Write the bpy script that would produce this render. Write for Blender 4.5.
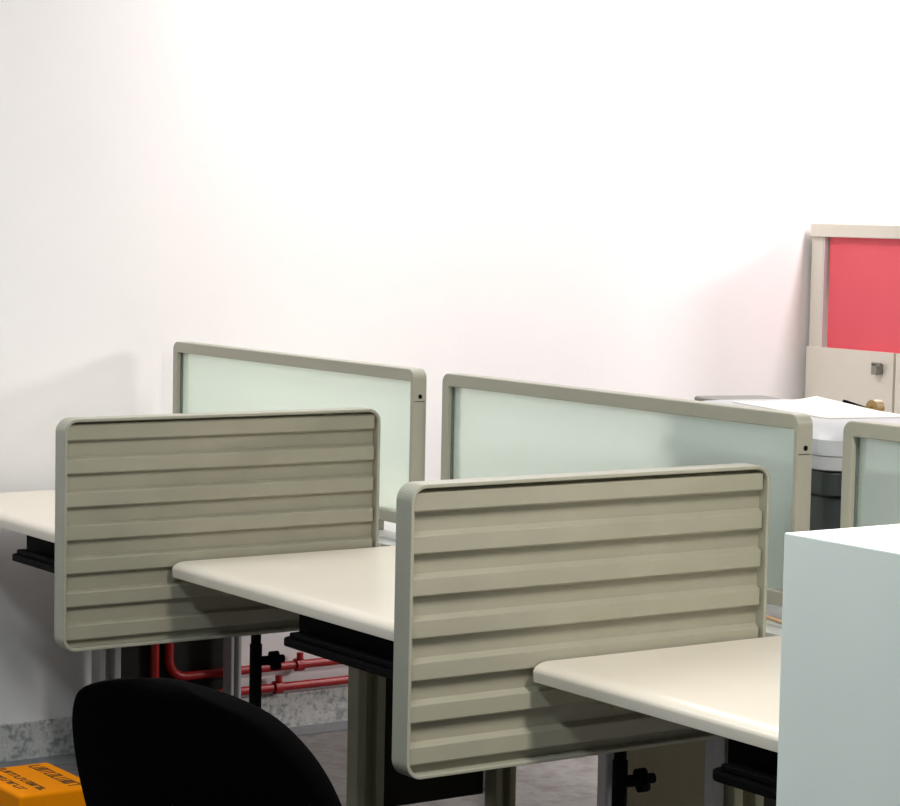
import bpy, bmesh, math, random
from mathutils import Vector, Matrix
random.seed(4)
for o in list(bpy.data.objects): bpy.data.objects.remove(o)
scene = bpy.context.scene
C = scene.collection

# ------------------------------------------------------------------ camera
YAW, PITCH, ROLL = 0.9708, 0.0788, 0.0198
cyw, syw, cp, sp = math.cos(YAW), math.sin(YAW), math.cos(PITCH), math.sin(PITCH)
fw = Vector((-syw*cp, cyw*cp, -sp))
rt0 = Vector((cyw, syw, 0)); up0 = rt0.cross(fw)
rt = rt0*math.cos(ROLL) + up0*math.sin(ROLL)
up = -rt0*math.sin(ROLL) + up0*math.cos(ROLL)
cam_data = bpy.data.cameras.new('camera')
cam = bpy.data.objects.new('camera', cam_data); C.objects.link(cam)
m = Matrix((rt, up, -fw)).transposed().to_4x4()
m.translation = Vector((3.2773, -3.0740, 1.4984))
cam.matrix_world = m
cam_data.sensor_width = 36; cam_data.lens = 2405.2/900*36
cam_data.clip_start = 0.05; cam_data.clip_end = 60
scene.camera = cam

# ------------------------------------------------------------------ light
world = bpy.data.worlds.new('room_ambient'); scene.world = world; world.use_nodes = True
bg = world.node_tree.nodes['Background']
bg.inputs[0].default_value = (0.80, 0.90, 1.0, 1); bg.inputs[1].default_value = 0.05

def area(name, loc, target, size, size_y, power, col):
    l = bpy.data.lights.new(name, 'AREA'); l.shape = 'RECTANGLE'
    l.size = size; l.size_y = size_y; l.energy = power; l.color = col
    o = bpy.data.objects.new(name, l); C.objects.link(o); o.location = loc
    d = Vector(target) - Vector(loc)
    o.rotation_euler = d.to_track_quat('-Z', 'Y').to_euler()
    return o
LAMPS = [
    ((-1.75, 0.6, 2.74), 12, (1.0, 0.96, 0.96)),
    ((-1.5, 2.6, 2.74), 24, (1.0, 0.96, 0.97)),
    ((1.9, -0.7, 2.74), 30, (1.0, 0.95, 0.88)),
    ((-1.3, -1.7, 2.74), 10, (0.90, 0.97, 1.0)),  # cool unseen lamp, added overhead in place of window daylight
    ((1.3, -2.5, 2.74), 20, (0.86, 0.97, 1.0)),  # second added cool lamp replacing window daylight, for faces towards the aisle
]
for loc, pw, col in LAMPS:
    area('overhead_light', loc, (loc[0], loc[1], 0), 1.2, 0.3, pw, col)
area('overhead_light', (2.0, 4.7, 2.6), (-2.6, 0.8, 1.2), 1.1, 0.5, 48, (1.0, 0.96, 0.95))

vs = scene.view_settings
vs.view_transform = 'Standard'; vs.look = 'None'; vs.gamma = 1; vs.use_curve_mapping = False
vs.exposure = 1.15

# ------------------------------------------------------------------ helpers
def lin(c):
    c = c/255
    return c/12.92 if c <= 0.04045 else ((c+0.055)/1.055)**2.4
def rgb(r, g, b): return (lin(r), lin(g), lin(b), 1)

def mat(name, col, rough=0.5, metal=0.0, noise=0.0, scale=20, bump=0.0, bscale=200, spec=0.5):
    """plain painted / moulded surface with a procedural variation of colour and grain"""
    M = bpy.data.materials.new(name); M.use_nodes = True
    nt = M.node_tree; b = nt.nodes['Principled BSDF']
    b.inputs['Base Color'].default_value = col
    b.inputs['Roughness'].default_value = rough; b.inputs['Metallic'].default_value = metal
    b.inputs['Specular IOR Level'].default_value = spec
    tc = nt.nodes.new('ShaderNodeTexCoord')
    if noise:
        n = nt.nodes.new('ShaderNodeTexNoise'); n.inputs['Scale'].default_value = scale
        n.inputs['Detail'].default_value = 4
        nt.links.new(tc.outputs['Object'], n.inputs['Vector'])
        r = nt.nodes.new('ShaderNodeValToRGB')
        r.color_ramp.elements[0].position = 0.3; r.color_ramp.elements[1].position = 0.7
        r.color_ramp.elements[0].color = tuple(x*(1-noise) for x in col[:3]) + (1,)
        r.color_ramp.elements[1].color = tuple(min(1, x*(1+noise*0.4)) for x in col[:3]) + (1,)
        nt.links.new(n.outputs['Fac'], r.inputs['Fac']); nt.links.new(r.outputs['Color'], b.inputs['Base Color'])
    if bump:
        n2 = nt.nodes.new('ShaderNodeTexNoise'); n2.inputs['Scale'].default_value = bscale
        nt.links.new(tc.outputs['Object'], n2.inputs['Vector'])
        bp = nt.nodes.new('ShaderNodeBump'); bp.inputs['Strength'].default_value = bump
        bp.inputs['Distance'].default_value = 0.002
        nt.links.new(n2.outputs['Fac'], bp.inputs['Height']); nt.links.new(bp.outputs['Normal'], b.inputs['Normal'])
    return M

M_wall = mat('wall_paint', rgb(236, 233, 232), 0.85, noise=0.03, scale=1.6, bump=0.15, bscale=40)
M_ceil = mat('ceiling_paint', rgb(232, 230, 226), 0.9, noise=0.02)
M_frame = mat('sage_grey_enamel', rgb(164, 162, 146), 0.38, noise=0.03, scale=6)
M_slat = mat('sage_grey_pressed_steel', rgb(162, 158, 140), 0.36, noise=0.05, scale=9)
M_desk = mat('cream_laminate', rgb(226, 217, 203), 0.32, noise=0.02, scale=5)
M_nose = M_desk
M_duct = mat('light_grey_duct', rgb(196, 198, 194), 0.45, noise=0.03)
M_black = mat('black_plastic', rgb(6, 6, 7), 0.7, noise=0.1, spec=0.08)
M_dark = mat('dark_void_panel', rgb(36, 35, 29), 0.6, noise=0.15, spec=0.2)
M_fabric = mat('black_fabric', rgb(5, 5, 5), 0.95, bump=0.3, bscale=500, spec=0.02)
M_leg = mat('olive_leg_enamel', rgb(150, 147, 122), 0.5, noise=0.05)
M_legw = mat('pale_leg_enamel', rgb(178, 176, 178), 0.5, noise=0.04)
M_red = mat('red_pipe_paint', rgb(164, 14, 16), 0.35, noise=0.15, scale=30)
M_yellow = mat('yellow_card', rgb(238, 140, 0), 0.8, noise=0.08, scale=12, spec=0.1)
M_ink = mat('dark_print', rgb(50, 38, 12), 0.7, noise=0.2, scale=60)
M_white = mat('white_board', rgb(229, 232, 224), 0.5, noise=0.03, scale=7)
M_cab = mat('cream_cabinet', rgb(230, 224, 211), 0.5, noise=0.02)
M_cabin = mat('white_cabinet_lining', rgb(240, 238, 240), 0.5, noise=0.02)
M_redp = mat('red_back_panel', rgb(242, 94, 108), 0.55, noise=0.05, scale=4)
M_chrome = mat('brushed_metal', rgb(150, 148, 140), 0.35, metal=0.8, noise=0.05)
M_pgrey = mat('printer_grey', rgb(184, 184, 188), 0.45, noise=0.02)
M_pdark = mat('printer_charcoal', rgb(44, 50, 52), 0.5, noise=0.05)
M_slot = mat('slot_black', rgb(8, 8, 8), 0.7, noise=0.1, spec=0.1)
M_paper = mat('paper', rgb(250, 246, 238), 0.7, noise=0.01)
M_gasket = mat('grey_green_gasket', rgb(96, 108, 102), 0.5, noise=0.05)
M_brown = mat('brown_tape', rgb(168, 138, 84), 0.4, noise=0.08, scale=40)

def glass_mat():
    M = bpy.data.materials.new('frosted_glass'); M.use_nodes = True
    nt = M.node_tree; nt.nodes.clear()
    out = nt.nodes.new('ShaderNodeOutputMaterial')
    ref = nt.nodes.new('ShaderNodeBsdfRefraction'); ref.inputs['IOR'].default_value = 1.12
    ref.inputs['Roughness'].default_value = 0.34; ref.inputs['Color'].default_value = rgb(241, 249, 243)
    tr = nt.nodes.new('ShaderNodeBsdfTranslucent'); tr.inputs['Color'].default_value = rgb(236, 243, 239)
    df = nt.nodes.new('ShaderNodeBsdfDiffuse'); df.inputs['Color'].default_value = rgb(222, 232, 226)
    n = nt.nodes.new('ShaderNodeTexNoise'); n.inputs['Scale'].default_value = 60
    tc = nt.nodes.new('ShaderNodeTexCoord'); nt.links.new(tc.outputs['Object'], n.inputs['Vector'])
    bp = nt.nodes.new('ShaderNodeBump'); bp.inputs['Strength'].default_value = 0.08; bp.inputs['Distance'].default_value = 0.001
    nt.links.new(n.outputs['Fac'], bp.inputs['Height']); nt.links.new(bp.outputs['Normal'], ref.inputs['Normal'])
    m1 = nt.nodes.new('ShaderNodeMixShader'); m1.inputs[0].default_value = 0.25
    nt.links.new(ref.outputs[0], m1.inputs[1]); nt.links.new(tr.outputs[0], m1.inputs[2])
    m2 = nt.nodes.new('ShaderNodeMixShader'); m2.inputs[0].default_value = 0.18
    nt.links.new(m1.outputs[0], m2.inputs[1]); nt.links.new(df.outputs[0], m2.inputs[2])
    nt.links.new(m2.outputs[0], out.inputs[0])
    return M
M_glass = glass_mat()

def terrazzo(name, base, dark, rough=0.35, scale=60):
    M = bpy.data.materials.new(name); M.use_nodes = True
    nt = M.node_tree; b = nt.nodes['Principled BSDF']; b.inputs['Roughness'].default_value = rough
    tc = nt.nodes.new('ShaderNodeTexCoord')
    v = nt.nodes.new('ShaderNodeTexVoronoi'); v.inputs['Scale'].default_value = scale
    n = nt.nodes.new('ShaderNodeTexNoise'); n.inputs['Scale'].default_value = scale*0.35; n.inputs['Detail'].default_value = 6
    nt.links.new(tc.outputs['Object'], v.inputs['Vector']); nt.links.new(tc.outputs['Object'], n.inputs['Vector'])
    r = nt.nodes.new('ShaderNodeValToRGB'); r.color_ramp.elements[0].position = 0.36; r.color_ramp.elements[1].position = 0.52
    r.color_ramp.elements[0].color = dark; r.color_ramp.elements[1].color = base
    nt.links.new(n.outputs['Fac'], r.inputs['Fac'])
    bw = nt.nodes.new('ShaderNodeRGBToBW'); nt.links.new(v.outputs['Color'], bw.inputs[0])
    mx = nt.nodes.new('ShaderNodeMixRGB'); mx.blend_type = 'MULTIPLY'; mx.inputs[0].default_value = 0.25
    nt.links.new(r.outputs['Color'], mx.inputs[1]); nt.links.new(bw.outputs[0], mx.inputs[2])
    nt.links.new(mx.outputs[0], b.inputs['Base Color'])
    return M
M_terr = terrazzo('terrazzo_skirting', rgb(214, 214, 210), rgb(160, 162, 162), 0.5, 170)
M_floor = terrazzo('floor_stone', rgb(134, 132, 129), rgb(112, 108, 105), 0.45, 50)
M_floor_strip = mat('floor_strip_grey', rgb(128, 130, 132), 0.5, noise=0.12, scale=25)

def box(bm, x0, x1, y0, y1, z0, z1):
    vsx = [bm.verts.new((x, y, z)) for x in (x0, x1) for y in (y0, y1) for z in (z0, z1)]
    for f in ((0,1,3,2), (4,6,7,5), (0,4,5,1), (2,3,7,6), (0,2,6,4), (1,5,7,3)):
        bm.faces.new([vsx[i] for i in f])
def cyl(bm, a, b, r, n=16, r2=None):
    a, b = Vector(a), Vector(b); d = (b-a).normalized()
    s = d.orthogonal().normalized(); t = d.cross(s); r2 = r if r2 is None else r2
    A = [bm.verts.new(a + (s*math.cos(i*2*math.pi/n)+t*math.sin(i*2*math.pi/n))*r) for i in range(n)]
    B = [bm.verts.new(b + (s*math.cos(i*2*math.pi/n)+t*math.sin(i*2*math.pi/n))*r2) for i in range(n)]
    for i in range(n): bm.faces.new((A[i], A[(i+1)%n], B[(i+1)%n], B[i]))
    bm.faces.new(A[::-1]); bm.faces.new(B)
def tube(bm, pts, r, n=14):
    pts = [Vector(p) for p in pts]; rings = []
    s = None
    for i, q in enumerate(pts):
        d = (pts[min(i+1, len(pts)-1)] - pts[max(i-1, 0)]).normalized()
        s = d.orthogonal().normalized() if s is None else (s - d*s.dot(d)).normalized()
        t = d.cross(s)
        rings.append([bm.verts.new(q + (s*math.cos(k*2*math.pi/n)+t*math.sin(k*2*math.pi/n))*r) for k in range(n)])
    for A, B in zip(rings, rings[1:]):
        for k in range(n): bm.faces.new((A[k], A[(k+1)%n], B[(k+1)%n], B[k]))
    bm.faces.new(rings[0][::-1]); bm.faces.new(rings[-1])
def prism(bm, pts, axis, a, b):
    """pts: 2D loop; extruded along axis 'x','y' or 'z' from a to b"""
    def P(p, t):
        return {'x': (t, p[0], p[1]), 'y': (p[0], t, p[1]), 'z': (p[0], p[1], t)}[axis]
    A = [bm.verts.new(P(p, a)) for p in pts]; B = [bm.verts.new(P(p, b)) for p in pts]
    n = len(pts)
    for i in range(n): bm.faces.new((A[i], A[(i+1)%n], B[(i+1)%n], B[i]))
    bm.faces.new(A[::-1]); bm.faces.new(B)
def rrect(u0, u1, v0, v1, r, n=7):
    """rounded rectangle loop, r = (r00, r10, r11, r01)"""
    if not isinstance(r, tuple): r = (r,)*4
    out = []
    for (cx, cy, rr, a0) in ((u0+r[0], v0+r[0], r[0], 180), (u1-r[1], v0+r[1], r[1], 270), (u1-r[2], v1-r[2], r[2], 0), (u0+r[3], v1-r[3], r[3], 90)):
        for k in range(n+1):
            a = math.radians(a0 + 90*k/n); out.append((cx+rr*math.cos(a), cy+rr*math.sin(a)))
    return out
def ring(bm, outer, inner, axis, a, b):
    def P(p, t):
        return {'x': (t, p[0], p[1]), 'y': (p[0], t, p[1])}[axis]
    L = [[bm.verts.new(P(p, t)) for p in loop] for loop, t in ((outer, a), (outer, b), (inner, b), (inner, a))]
    n = len(outer)
    for j in range(4):
        A, B = L[j], L[(j+1) % 4]
        for i in range(n): bm.faces.new((A[i], A[(i+1)%n], B[(i+1)%n], B[i]))
def finish(name, bm, m, parent=None, bevel=0.0, smooth=False, seg=2):
    bmesh.ops.remove_doubles(bm, verts=bm.verts, dist=1e-6)
    bmesh.ops.recalc_face_normals(bm, faces=bm.faces)
    me = bpy.data.meshes.new(name); bm.to_mesh(me); bm.free()
    me.materials.append(m)
    o = bpy.data.objects.new(name, me); C.objects.link(o)
    if parent: o.parent = parent
    if bevel:
        b = o.modifiers.new('edge', 'BEVEL'); b.width = bevel; b.segments = seg; b.limit_method = 'ANGLE'; b.angle_limit = math.radians(40)
        b.harden_normals = False
    if smooth:
        for p in me.polygons: p.use_smooth = True
        if not bevel:
            try:
                e = o.modifiers.new('split', 'EDGE_SPLIT'); e.split_angle = math.radians(38)
            except Exception: pass
    return o
def thing(name, label, cat, loc=(0, 0, 0), rotz=0, group=None):
    o = bpy.data.objects.new(name, None); C.objects.link(o); o.empty_display_size = 0.1
    o.location = loc; o.rotation_euler = (0, 0, rotz); tag(o, label, cat, group)
    return o
def tag(o, label, cat, group=None):
    o['label'] = label; o['category'] = cat
    if group: o['group'] = group
    return o
def struct(name, bm, m, bevel=0):
    o = finish(name, bm, m, None, bevel); o['kind'] = 'structure'; return o
def dup(root, loc, label, rotz=None):
    r = root.copy(); C.objects.link(r); r.location = loc; r['label'] = label
    if rotz is not None: r.rotation_euler = (0, 0, rotz)
    for ch in [o for o in bpy.data.objects if o.parent == root]:
        c = ch.copy(); C.objects.link(c); c.parent = r
        for g in [o for o in bpy.data.objects if o.parent == ch]:
            d = g.copy(); C.objects.link(d); d.parent = c
    return r

# ------------------------------------------------------------------ setting
W = 1.31            # one bay of the desk row
XW = -2.658         # the white wall
bm = bmesh.new(); box(bm, XW-0.15, XW, -4.5, 7, 0, 2.8); struct('wall_back', bm, M_wall)
bm = bmesh.new(); box(bm, XW-0.15, 5, -4.5, 7, -0.1, 0); struct('floor', bm, M_floor)
bm = bmesh.new(); box(bm, XW-0.15, 5, -4.5, 7, 2.8, 2.9); struct('ceiling', bm, M_ceil)
bm = bmesh.new(); box(bm, XW, XW+0.012, -4.5, 7, 0.0, 0.105); struct('baseboard_back', bm, M_terr, 0.003)
bm = bmesh.new(); box(bm, XW+0.012, XW+0.11, -4.5, 7, 0.0, 0.004); struct('trim_1', bm, M_floor_strip)  # thin grey strip on the floor along the wall foot

# ------------------------------------------------------------------ desks
DZ, DT = 0.74, 0.034
def desk_profile():
    pts = [(-0.105, DZ-DT), (-0.105, DZ)]
    for k in range(9):
        a = math.radians(90 + 90*k/8)
        pts.append((-0.638 + 0.032*math.cos(a), DZ-0.017+0.017*math.sin(a)))
    pts += [(-0.668, DZ-DT+0.001), (-0.666, DZ-DT)]
    return pts
def make_desk(label, loc):
    # root at the bay's left divider (far side), facing -Y
    t = thing('office_desk', label, 'desk', loc, 0, 'desks along the row')
    bm = bmesh.new(); prism(bm, desk_profile(), 'x', 0.029, W-0.020)
    finish('tabletop', bm, M_desk, t, smooth=True)
    # steel stretcher under the top
    bm = bmesh.new(); box(bm, 0.12, W-0.12, -0.20, -0.15, DZ-DT-0.05, DZ-DT); box(bm, 0.12, 0.16, -0.60, -0.20, DZ-DT-0.03, DZ-DT); box(bm, W-0.20, W-0.16, -0.60, -0.20, DZ-DT-0.03, DZ-DT)
    finish('underframe', bm, M_leg, t, 0.002)
    # keyboard tray
    bm = bmesh.new()
    prism(bm, rrect(0.475, 1.19, -0.665, -0.30, 0.03), 'z', 0.632, 0.648)
    box(bm, 0.50, 1.16, -0.655, -0.63, 0.648, 0.66)
    k = finish('keyboard_tray', bm, M_black, t, 0.003); k['label'] = 'black sliding keyboard tray'
    bm = bmesh.new()
    box(bm, 0.485, 1.17, -0.615, -0.60, 0.649, DZ-DT)
    for x0, x1 in ((0.470, 0.485), (1.17, 1.20)):
        box(bm, x0, x1, -0.615, -0.25, 0.649, DZ-DT)
    finish('tray_bracket', bm, M_black, k, 0.002)
    # pole that carries a computer holder
    bm = bmesh.new(); cyl(bm, (W-0.038, -0.422, 0.52), (W-0.038, -0.422, DZ-DT), 0.0115); cyl(bm, (W-0.038, -0.422, 0.53), (W-0.038, -0.422, 0.02), 0.014)
    box(bm, W-0.058, W-0.022, -0.45, -0.39, 0.0, 0.02)
    q = finish('holder_pole', bm, M_black, t, smooth=True); q['label'] = 'black telescopic pole under the top'
    bm = bmesh.new(); cx, cy, cz = W-0.026, -0.385, 0.492
    cyl(bm, (cx-0.008, -0.422, cz), (cx, -0.38, cz), 0.011)
    for a in (20, 140, 260):
        dx, dz = 0.014*math.cos(math.radians(a)), 0.014*math.sin(math.radians(a))
        cyl(bm, (cx+dx, -0.386, cz+dz), (cx+dx, -0.366, cz+dz), 0.0095)
    finish('knob', bm, M_black, q, smooth=True)
    return t
dA = make_desk('cream desk at the far end of the row, against the white wall', (-2*W, 0, 0))
dup(dA, (-W, 0, 0), 'cream desk in the middle, between the two slatted dividers')
dup(dA, (0, 0, 0), 'cream desk nearest the white cabinet, in front of the larger slatted divider')

# desks on the other side of the glass
def make_rear(label, loc):
    t = thing('rear_desk', label, 'desk', loc, 0, 'desks behind the glass screens')
    bm = bmesh.new(); prism(bm, [(-y+0.04, z) for y, z in desk_profile()], 'x', 0.029, W-0.020)
    finish('tabletop', bm, M_desk, t, smooth=True)
    bm = bmesh.new(); box(bm, 0.83, 0.88, 0.50, 0.55, 0, DZ-DT)
    finish('leg', bm, M_legw, t, 0.004)
    return t
r1 = make_rear('cream desk behind the far glass screen', (-2*W, 0, 0))
dup(r1, (-W, 0, 0), 'cream desk behind the middle glass screen, under the printer')

t = thing('storage_pedestal', 'beige storage pedestal under the rear desk, seen below the larger divider', 'cabinet', (-1.17, 0.45, 0))
bm = bmesh.new(); box(bm, 0, 0.36, 0.0, 0.24, 0.03, 0.66); finish('body', bm, mat('beige_steel', rgb(206, 196, 168), 0.5, noise=0.04), t, 0.003)
bm = bmesh.new(); box(bm, 0.02, 0.34, 0.02, 0.22, 0.0, 0.0295); finish('plinth', bm, M_black, t)
# front legs
def front_leg(x, y, label):
    bm = bmesh.new(); box(bm, x-0.014, x+0.014, y-0.014, y+0.014, 0.0, DZ-DT-0.0003); 
    o = finish('desk_post', bm, M_legw, None, 0.004); tag(o, label, 'post', 'pale posts under the desk joints')
front_leg(-0.055, -0.185, 'pale square post under the larger divider, beside the olive slab leg')
front_leg(-0.085, -0.413, 'pale square post under the larger divider, left of the black pole')

# ------------------------------------------------------------------ central support legs under the spine
def make_support(label, loc, cols, m, x0p, ext=0.0):
    t = thing('support_leg', label, 'desk leg', loc, 0, 'slab legs under the glass line')
    for y0, w in cols:
        bm = bmesh.new(); g = w*0.3
        box(bm, -0.02, 0.028, y0, y0+g, 0.0045, 0.694); box(bm, -0.02, 0.028, y0+w-g, y0+w, 0.0045, 0.694)
        box(bm, -0.02, 0.005, y0+g-0.002, y0+w-g+0.002, 0.0045, 0.694)
        finish('column', bm, m, t, 0.003)
    ys = cols[0][0]+cols[0][1]+0.002; ye = cols[1][0]-0.002+ext
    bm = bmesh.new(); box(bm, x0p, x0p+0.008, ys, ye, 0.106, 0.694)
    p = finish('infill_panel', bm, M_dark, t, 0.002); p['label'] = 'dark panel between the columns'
    return t
COLS = ((-0.165, 0.075), (0.228, 0.060))
s1 = make_support('tall dark slab leg with olive columns below the middle desk, left of the larger divider', (-W-0.04, 0, 0), COLS, M_leg, -0.03)
dup(s1, (-0.05, 0, 0), 'slab leg with olive columns below the nearest desk, beside the white cabinet')
make_support('slab leg against the wall, in front of the rising red pipes', (-2.585, 0, 0), ((-0.216, 0.067), (0.192, 0.034)), M_legw, -0.071, 0.05)

# spine / cable duct
bm = bmesh.new()
box(bm, XW+0.03, W-0.03, -0.102, -0.072, 0.70, 0.7385)
box(bm, XW+0.03, W-0.03, -0.0715, -0.030, 0.70, 0.733)
box(bm, XW+0.03, W-0.03, -0.0295, 0.142, 0.70, 0.7385)
o = finish('cable_duct', bm, M_duct, None, 0.001)
tag(o, 'long pale grey cable duct running behind the desks under the glass screens', 'cable duct')

# ------------------------------------------------------------------ glass screens
GT = 1.135
def make_glass(label, loc):
    t = thing('glass_screen', label, 'desk screen', loc, 0, 'frosted glass screens along the row')
    x0, x1 = 0.06, W-0.06
    bm = bmesh.new()
    ring(bm, rrect(x0, x1, 0.767, GT, (0.004, 0.004, 0.022, 0.022)), rrect(x0+0.026, x1-0.011, 0.795, GT-0.029, 0.0015), 'y', 0.0, 0.039)
    for xf in (x0+0.16, x1-0.2): box(bm, xf, xf+0.04, 0.008, 0.032, 0.7385, 0.769)
    f = finish('frame', bm, M_frame, t, 0.0028, seg=3)
    bm = bmesh.new(); box(bm, x0+0.024, x1-0.009, 0.016, 0.022, 0.793, GT-0.027)
    g = finish('glass_pane', bm, M_glass, t); g['label'] = 'frosted greenish glass'
    # joint line and screw hole on the end of the post
    bm = bmesh.new(); box(bm, x1-0.004, x1+0.0006, 0.003, 0.033, 1.0588, 1.060); 
    finish('cap_joint', bm, M_slot, f)
    bm = bmesh.new(); cyl(bm, (x1-0.004, 0.021, 1.071), (x1+0.0008, 0.021, 1.071), 0.0052, 14)
    finish('screw_hole', bm, M_slot, f)
    bm = bmesh.new(); box(bm, x0+0.0245, x0+0.029, 0.010, 0.016, 0.795, GT-0.029)
    finish('gasket', bm, M_gasket, t)
    return t
g1 = make_glass('frosted glass screen at the left, furthest along, behind the smaller slatted divider', (-2*W, 0, 0))
dup(g1, (-W, 0, 0), 'frosted glass screen in the middle, showing a dark blur of the printer')
dup(g1, (0, 0, 0), 'frosted glass screen cut off by the right edge, above the white cabinet')

# ------------------------------------------------------------------ slatted dividers
def make_divider(label, loc):
    t = thing('slatted_divider', label, 'desk divider', loc, 0, 'slatted metal dividers between desks')
    xa, xb = -0.019, 0.028
    ya, yb = -0.923, -0.143
    za, zb = 0.564, 1.055
    rw = 0.007
    bm = bmesh.new()
    ring(bm, rrect(ya, yb, za, zb, 0.030, 9), rrect(ya+rw, yb-rw, za+rw, zb-rw, 0.023, 9), 'x', xa, xb)
    finish('frame', bm, M_frame, t, 0.002, seg=3)
    # pressed sheet: recess plane with seven ridges
    bm = bmesh.new()
    xr, xf = xb-0.022, xb-0.006
    prism(bm, rrect(ya+rw-0.002, yb-rw+0.002, za+rw-0.002, zb-rw+0.002, 0.024), 'x', xa+0.003, xr)
    top = 1.0385; per = 0.0703
    for k in range(7):
        z1 = top - k*per; z0 = z1-0.0275
        prof = [(xr-0.001, z1+0.0075), (xf-0.001, z1+0.0012), (xf, z1), (xf, z0), (xf-0.001, z0-0.001), (xr-0.001, z0-0.0065)]
        e0, e1 = ya+rw-0.001, yb-rw-0.001
        A = [bm.verts.new((p[0], e0, p[1])) for p in prof]
        B = []
        for i, p in enumerate(prof):
            yy = e1 if i in (0, 5) else e1-0.005
            B.append(bm.verts.new((p[0], yy, p[1])))
        n = len(prof)
        for i in range(n): bm.faces.new((A[i], A[(i+1)%n], B[(i+1)%n], B[i]))
        bm.faces.new(A[::-1]); bm.faces.new(B)
    finish('slatted_panel', bm, M_slat, t, 0.0016)
    return t
d1 = make_divider('sage grey slatted metal divider at the left, the one farther from the camera', (-W, 0, 0))
dup(d1, (0, 0, 0), 'sage grey slatted metal divider in the centre foreground, larger and nearer than the left one')

# ------------------------------------------------------------------ white cabinet, right foreground
t = thing('white_cabinet', 'plain white cabinet filling the lower right corner', 'cabinet', (1.571, -1.516, 0))
bm = bmesh.new(); box(bm, 0, 0.8, 0, 0.42, 0.05, 1.1995)
finish('body', bm, M_white, t, 0.0015)
bm = bmesh.new(); box(bm, 0.02, 0.78, 0.02, 0.40, 0, 0.0495)
finish('plinth', bm, M_white, t)

# ------------------------------------------------------------------ cabinet with red niche
t = thing('storage_cabinet', 'cream storage cabinet with a recessed red panel, standing against the white wall', 'cabinet', (XW+0.012, 2.40, 0))
Wc = 0.84; Hc = 1.489; D = 0.40
bm = bmesh.new()
box(bm, 0, 0.056, 0.018, D, 0, 1.444); box(bm, Wc-0.056, Wc, 0.018, D, 0, 1.444)
box(bm, 0.056, Wc-0.056, 0.018, D, 1.06, 1.078); box(bm, 0.056, Wc-0.056, 0.018, D, 0.0, 0.07)
box(bm, 0.39, 0.45, 0.018, 0.06, 0.07, 1.06)
finish('carcass', bm, M_cab, t, 0.002)
bm = bmesh.new(); box(bm, 0.010, Wc+0.01, 0.0, D, 1.4445, Hc); finish('top_panel', bm, M_cab, t, 0.003)
bm = bmesh.new(); box(bm, 0.056, 0.060, 0.02, 0.0345, 1.0785, 1.4435)
finish('side_lining', bm, M_cabin, t)
bm = bmesh.new(); box(bm, Wc-0.070, Wc-0.056, 0.02, 0.0345, 1.0785, 1.4435); finish('side_lining', bm, M_cabin, t)
bm = bmesh.new(); box(bm, 0.070, Wc-0.070, 0.035, 0.045, 1.0785, 1.444)
p = finish('red_panel', bm, M_redp, t); p['label'] = 'bright red recessed panel'
for i, (x0, x1, hx) in enumerate(((0.008, 0.414, 0.357), (0.424, Wc, 0.49))):
    bm = bmesh.new(); box(bm, x0, x1, 0.0, 0.0175, 0.07, 1.082)
    d = finish('door', bm, M_cab, t, 0.002)
    bm = bmesh.new(); box(bm, hx-0.014, hx+0.026, -0.028, -0.022, 1.038, 1.050); box(bm, hx-0.014, hx+0.012, -0.028, 0.0, 1.01, 1.046)
    h = finish('handle', bm, M_chrome, d, 0.002); h['label'] = 'small square metal handle'

# ------------------------------------------------------------------ printer on the rear desk
ang = math.atan2(-0.24, 0.97)
P0 = Vector((-0.48, 0.44, DZ))
t = thing('printer', 'large grey and charcoal printer on the rear desk behind the glass screens', 'printer', P0, ang)
L2, W2 = 0.388, 0.19
bm = bmesh.new(); prism(bm, rrect(-L2+0.015, L2-0.015, -W2+0.015, W2-0.015, 0.03), 'z', 0.0, 0.218)
b0 = finish('base_unit', bm, M_pdark, t, 0.004)
bm = bmesh.new(); prism(bm, rrect(-L2+0.004, L2-0.004, -W2+0.004, W2-0.004, 0.03), 'z', 0.221, 0.267)
finish('paper_drawer', bm, M_pdark, t, 0.003)
bm = bmesh.new()
for k in range(5):
    z = 0.145 + k*0.0135
    box(bm, L2-0.018, L2-0.0142, -W2+0.045, -W2+0.09, z, z+0.005)
finish('vent_slots', bm, M_slot, b0)
bm = bmesh.new()
def lv(s, z, r): return [(x, y, z) for x, y in rrect(-L2+s, L2-s, -W2+s, W2-s, r)]
levels = [lv(0.008, 0.268, 0.05), lv(0.0, 0.272, 0.05), lv(0.0, 0.296, 0.05), lv(0.003, 0.298, 0.05), lv(0.0, 0.300, 0.05), lv(0.002, 0.330, 0.05), lv(0.012, 0.340, 0.055), lv(0.06, 0.353, 0.06), lv(0.085, 0.357, 0.06)]
R_ = [[bm.verts.new(p) for p in l] for l in levels]
for A, B in zip(R_, R_[1:]):
    n = len(A)
    for i in range(n): bm.faces.new((A[i], A[(i+1)%n], B[(i+1)%n], B[i]))
bm.faces.new(R_[0][::-1]); bm.faces.new(R_[-1])
finish('scanner_housing', bm, M_pgrey, t, smooth=True)
bm = bmesh.new(); prism(bm, rrect(-L2-0.01, -L2+0.10, -0.10, 0.08, 0.02), 'z', 0.346, 0.3575)
f = finish('document_flap', bm, mat('warm_grey_plastic', rgb(120, 117, 108), 0.5, noise=0.03), t, 0.004); f['label'] = 'dark grey flap at the left end'
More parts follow.
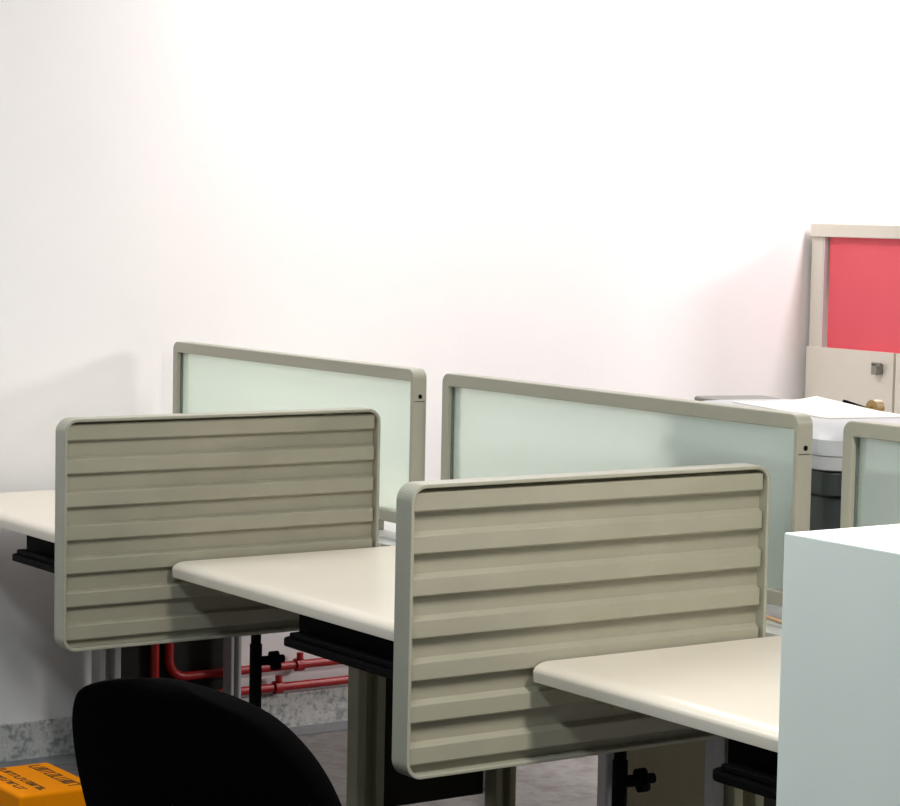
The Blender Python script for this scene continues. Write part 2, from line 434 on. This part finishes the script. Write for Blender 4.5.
# sheet of paper on top
bm = bmesh.new(); nx, ny = 14, 10; G = []
for i in range(nx+1):
    row = []
    for j in range(ny+1):
        u, v = i/nx, j/ny
        x = -0.22 + 0.42*u; y = -0.09 + 0.21*v
        z = 0.3575 + 0.010*max(0, (v-0.5)*2)**2*max(0, 1-u*1.6)
        row.append(bm.verts.new((x, y, z)))
    G.append(row)
for i in range(nx):
    for j in range(ny): bm.faces.new((G[i][j], G[i+1][j], G[i+1][j+1], G[i][j+1]))
o = finish('paper_sheet', bm, M_paper, None, smooth=True)
sm = o.modifiers.new('t', 'SOLIDIFY'); sm.thickness = 0.0015; sm.offset = 1
o.location = P0; o.rotation_euler = (0, 0, ang)
tag(o, 'white curled sheet of paper lying on top of the printer', 'paper')
def on_printer(x, y, z):
    return P0 + Matrix.Rotation(ang, 3, 'Z') @ Vector((x, y, z))
# stapler and tape roll
t = thing('stapler', 'small black stapler on the back edge of the printer, beside the brown tape', 'stapler', Vector((-0.55, 0.615, DZ+0.345)), math.radians(56))
bm = bmesh.new(); box(bm, -0.025, 0.030, -0.010, 0.010, 0, 0.005); finish('base', bm, M_black, t, 0.002)
bm = bmesh.new(); prism(bm, [(-0.025, 0.0055), (0.030, 0.0055), (0.030, 0.008), (-0.021, 0.024), (-0.025, 0.022)], 'y', -0.009, 0.009); finish('arm', bm, M_black, t, 0.003)
bm = bmesh.new(); seg = 24
for (yy) in (0,):
    o_, i_ = [], []
    ring(bm, [(0.017*math.cos(2*math.pi*k/seg), 0.017+0.017*math.sin(2*math.pi*k/seg)) for k in range(seg)], [(0.002*math.cos(2*math.pi*k/seg), 0.017+0.002*math.sin(2*math.pi*k/seg)) for k in range(seg)], 'y', -0.012, 0.012)
o = finish('tape_roll', bm, M_brown, None, 0.001); o.location = Vector((-0.455, 0.585, DZ+0.3435)); o.rotation_euler = (0, 0, ang+0.3)
tag(o, 'brown roll of tape on the back edge of the printer', 'tape')

# ------------------------------------------------------------------ red pipes
def bend(c, r, a0, a1, n=8):  # in YZ plane
    return [(c[0], c[1]+r*math.cos(math.radians(a0+(a1-a0)*k/n)), c[2]+r*math.sin(math.radians(a0+(a1-a0)*k/n))) for k in range(n+1)]
XP = XW+0.030
def pipe(z, yv, yc, label):
    r = 0.05
    bm = bmesh.new()
    tube(bm, [(XP, 2.34, z), (XP, 2.0, z), (XP, 1.0, z)] + bend((XP, yv+r, z+r), r, 270, 180) + [(XP, yv, 0.45)], 0.0125)
    o = finish('red_pipe', bm, M_red, None, smooth=True); tag(o, label, 'pipe', 'red pipes along the wall foot')
    for y in yc:
        bm = bmesh.new(); cyl(bm, (XP, y-0.012, z), (XP, y+0.012, z), 0.019); box(bm, XW+0.001, XP, y-0.008, y+0.008, z-0.006, z+0.006)
        cyl(bm, (XP+0.006, y, z+0.018), (XP+0.006, y, z+0.036), 0.010)
        finish('pipe_clamp', bm, M_red, o, smooth=True)
pipe(0.190, 0.035, (0.455, 1.4), 'upper red pipe along the wall foot, its bend nearer the right')
pipe(0.130, -0.010, (0.385, 1.3), 'lower red pipe along the wall foot, just above the skirting')

# ------------------------------------------------------------------ yellow box
t = thing('yellow_box', 'yellow carton with rows of dark lettering on the floor at the lower left', 'box', (-1.495, -0.89, 0))
bm = bmesh.new(); box(bm, -0.125, 0.125, -0.087, 0.087, 0, 0.225); finish('body', bm, M_yellow, t, 0.004)
bm = bmesh.new(); box(bm, -0.132, 0.132, -0.094, 0.094, 0.2, 0.25); finish('lid', bm, M_yellow, t, 0.008, seg=3)
bm = bmesh.new()
def stroke_row(y, x0, x1, h):
    x = x0
    while x < x1:
        w = random.uniform(0.012, 0.02)
        kind = random.randint(0, 3)
        z0, z1 = 0.2502, 0.2506
        s = 0.004
        box(bm, x, x+s, y, y+h, z0, z1)
        if kind != 1: box(bm, x+s, x+w-0.004, y+h-s*0.9, y+h, z0, z1)
        if kind != 2: box(bm, x+s, x+w-0.004, y, y+s*0.9, z0, z1)
        if kind in (0, 3): box(bm, x+w-0.008, x+w-0.004, y+s, y+h-s, z0, z1)
        x += w
for args in ((-0.070, -0.115, 0.075, 0.017), (-0.035, -0.12, 0.095, 0.018), (0.035, -0.11, 0.11, 0.030)):
    bm = bmesh.new(); stroke_row(*args)
    l = finish('lettering', bm, M_ink, t); l['label'] = 'row of dark worn lettering'

# ------------------------------------------------------------------ office chair
t = thing('office_chair', 'black office chair in the lower left foreground', 'chair', (0.062, -1.08, 0), math.atan2(0.353, 0.937))
def chair_back():
    bm = bmesh.new(); NU, NV = 16, 18; H = 0.48; z0 = 0.335
    G = []
    for j in range(NV+1):
        v = j/NV
        tt = abs(2*v-1)
        e = 2.5 if v > 0.5 else 2.6
        hw = 0.262*(1-0.05*v)*max(0.0, 1-tt**e)**(1/e)
        hwl = 0.262*(1-0.05*v)*max(0.0, 1-tt**3.4)**(1/3.4) if v > 0.5 else hw
        hw = max(hw, 0.03); hwl = max(hwl, 0.03)
        row = []
        for i in range(NU+1):
            u = -1+2*i/NU
            x = (hw if u > 0 else hwl)*u
            y = -0.235 - 0.36*(v*H) + 0.9*x*x - 0.02*math.sin(math.pi*v)
            row.append(bm.verts.new((x, y, z0+H*v)))
        G.append(row)
    for j in range(NV):
        for i in range(NU): bm.faces.new((G[j][i], G[j][i+1], G[j+1][i+1], G[j+1][i]))
    o = finish('backrest', bm, M_fabric, t)
    for p in o.data.polygons: p.use_smooth = True
    s = o.modifiers.new('t', 'SOLIDIFY'); s.thickness = 0.05; s.offset = 0
    b = o.modifiers.new('s', 'SUBSURF'); b.levels = 2; b.render_levels = 2
chair_back()
bm = bmesh.new(); prism(bm, rrect(-0.24, 0.24, -0.21, 0.24, 0.09), 'z', 0.40, 0.47); finish('seat', bm, M_fabric, t, 0.02, seg=4)
bm = bmesh.new(); cyl(bm, (0, 0, 0.10), (0, 0, 0.40), 0.028); finish('gas_lift', bm, M_black, t, smooth=True)
bm = bmesh.new(); box(bm, -0.03, 0.03, -0.28, -0.05, 0.375, 0.398); box(bm, -0.03, 0.03, -0.285, -0.265, 0.375, 0.52); finish('back_bracket', bm, M_black, t, 0.004)
for k in range(5):
    a = math.radians(72*k+20); c, s = math.cos(a), math.sin(a)
    bm = bmesh.new(); cyl(bm, (0, 0, 0.105), (0.27*c, 0.27*s, 0.085), 0.024, 10, 0.014); l = finish('leg', bm, M_black, t, smooth=True)
    bm = bmesh.new(); cyl(bm, (0.27*c-0.02*s, 0.27*s+0.02*c, 0.028), (0.27*c+0.02*s, 0.27*s-0.02*c, 0.028), 0.028); cyl(bm, (0.27*c, 0.27*s, 0.03), (0.27*c, 0.27*s, 0.085), 0.008)
    finish('caster', bm, M_black, l, smooth=True)

# pencil lying on the duct below the middle screen
bm = bmesh.new(); cyl(bm, (-0.17, 0.010, 0.7425), (-0.04, -0.024, 0.7425), 0.0036, 6)
o = finish('pencil', bm, mat('orange_pencil', rgb(226, 184, 138), 0.4, noise=0.05), None)
tag(o, 'short orange pencil lying under the middle glass screen, by the larger divider', 'pencil')
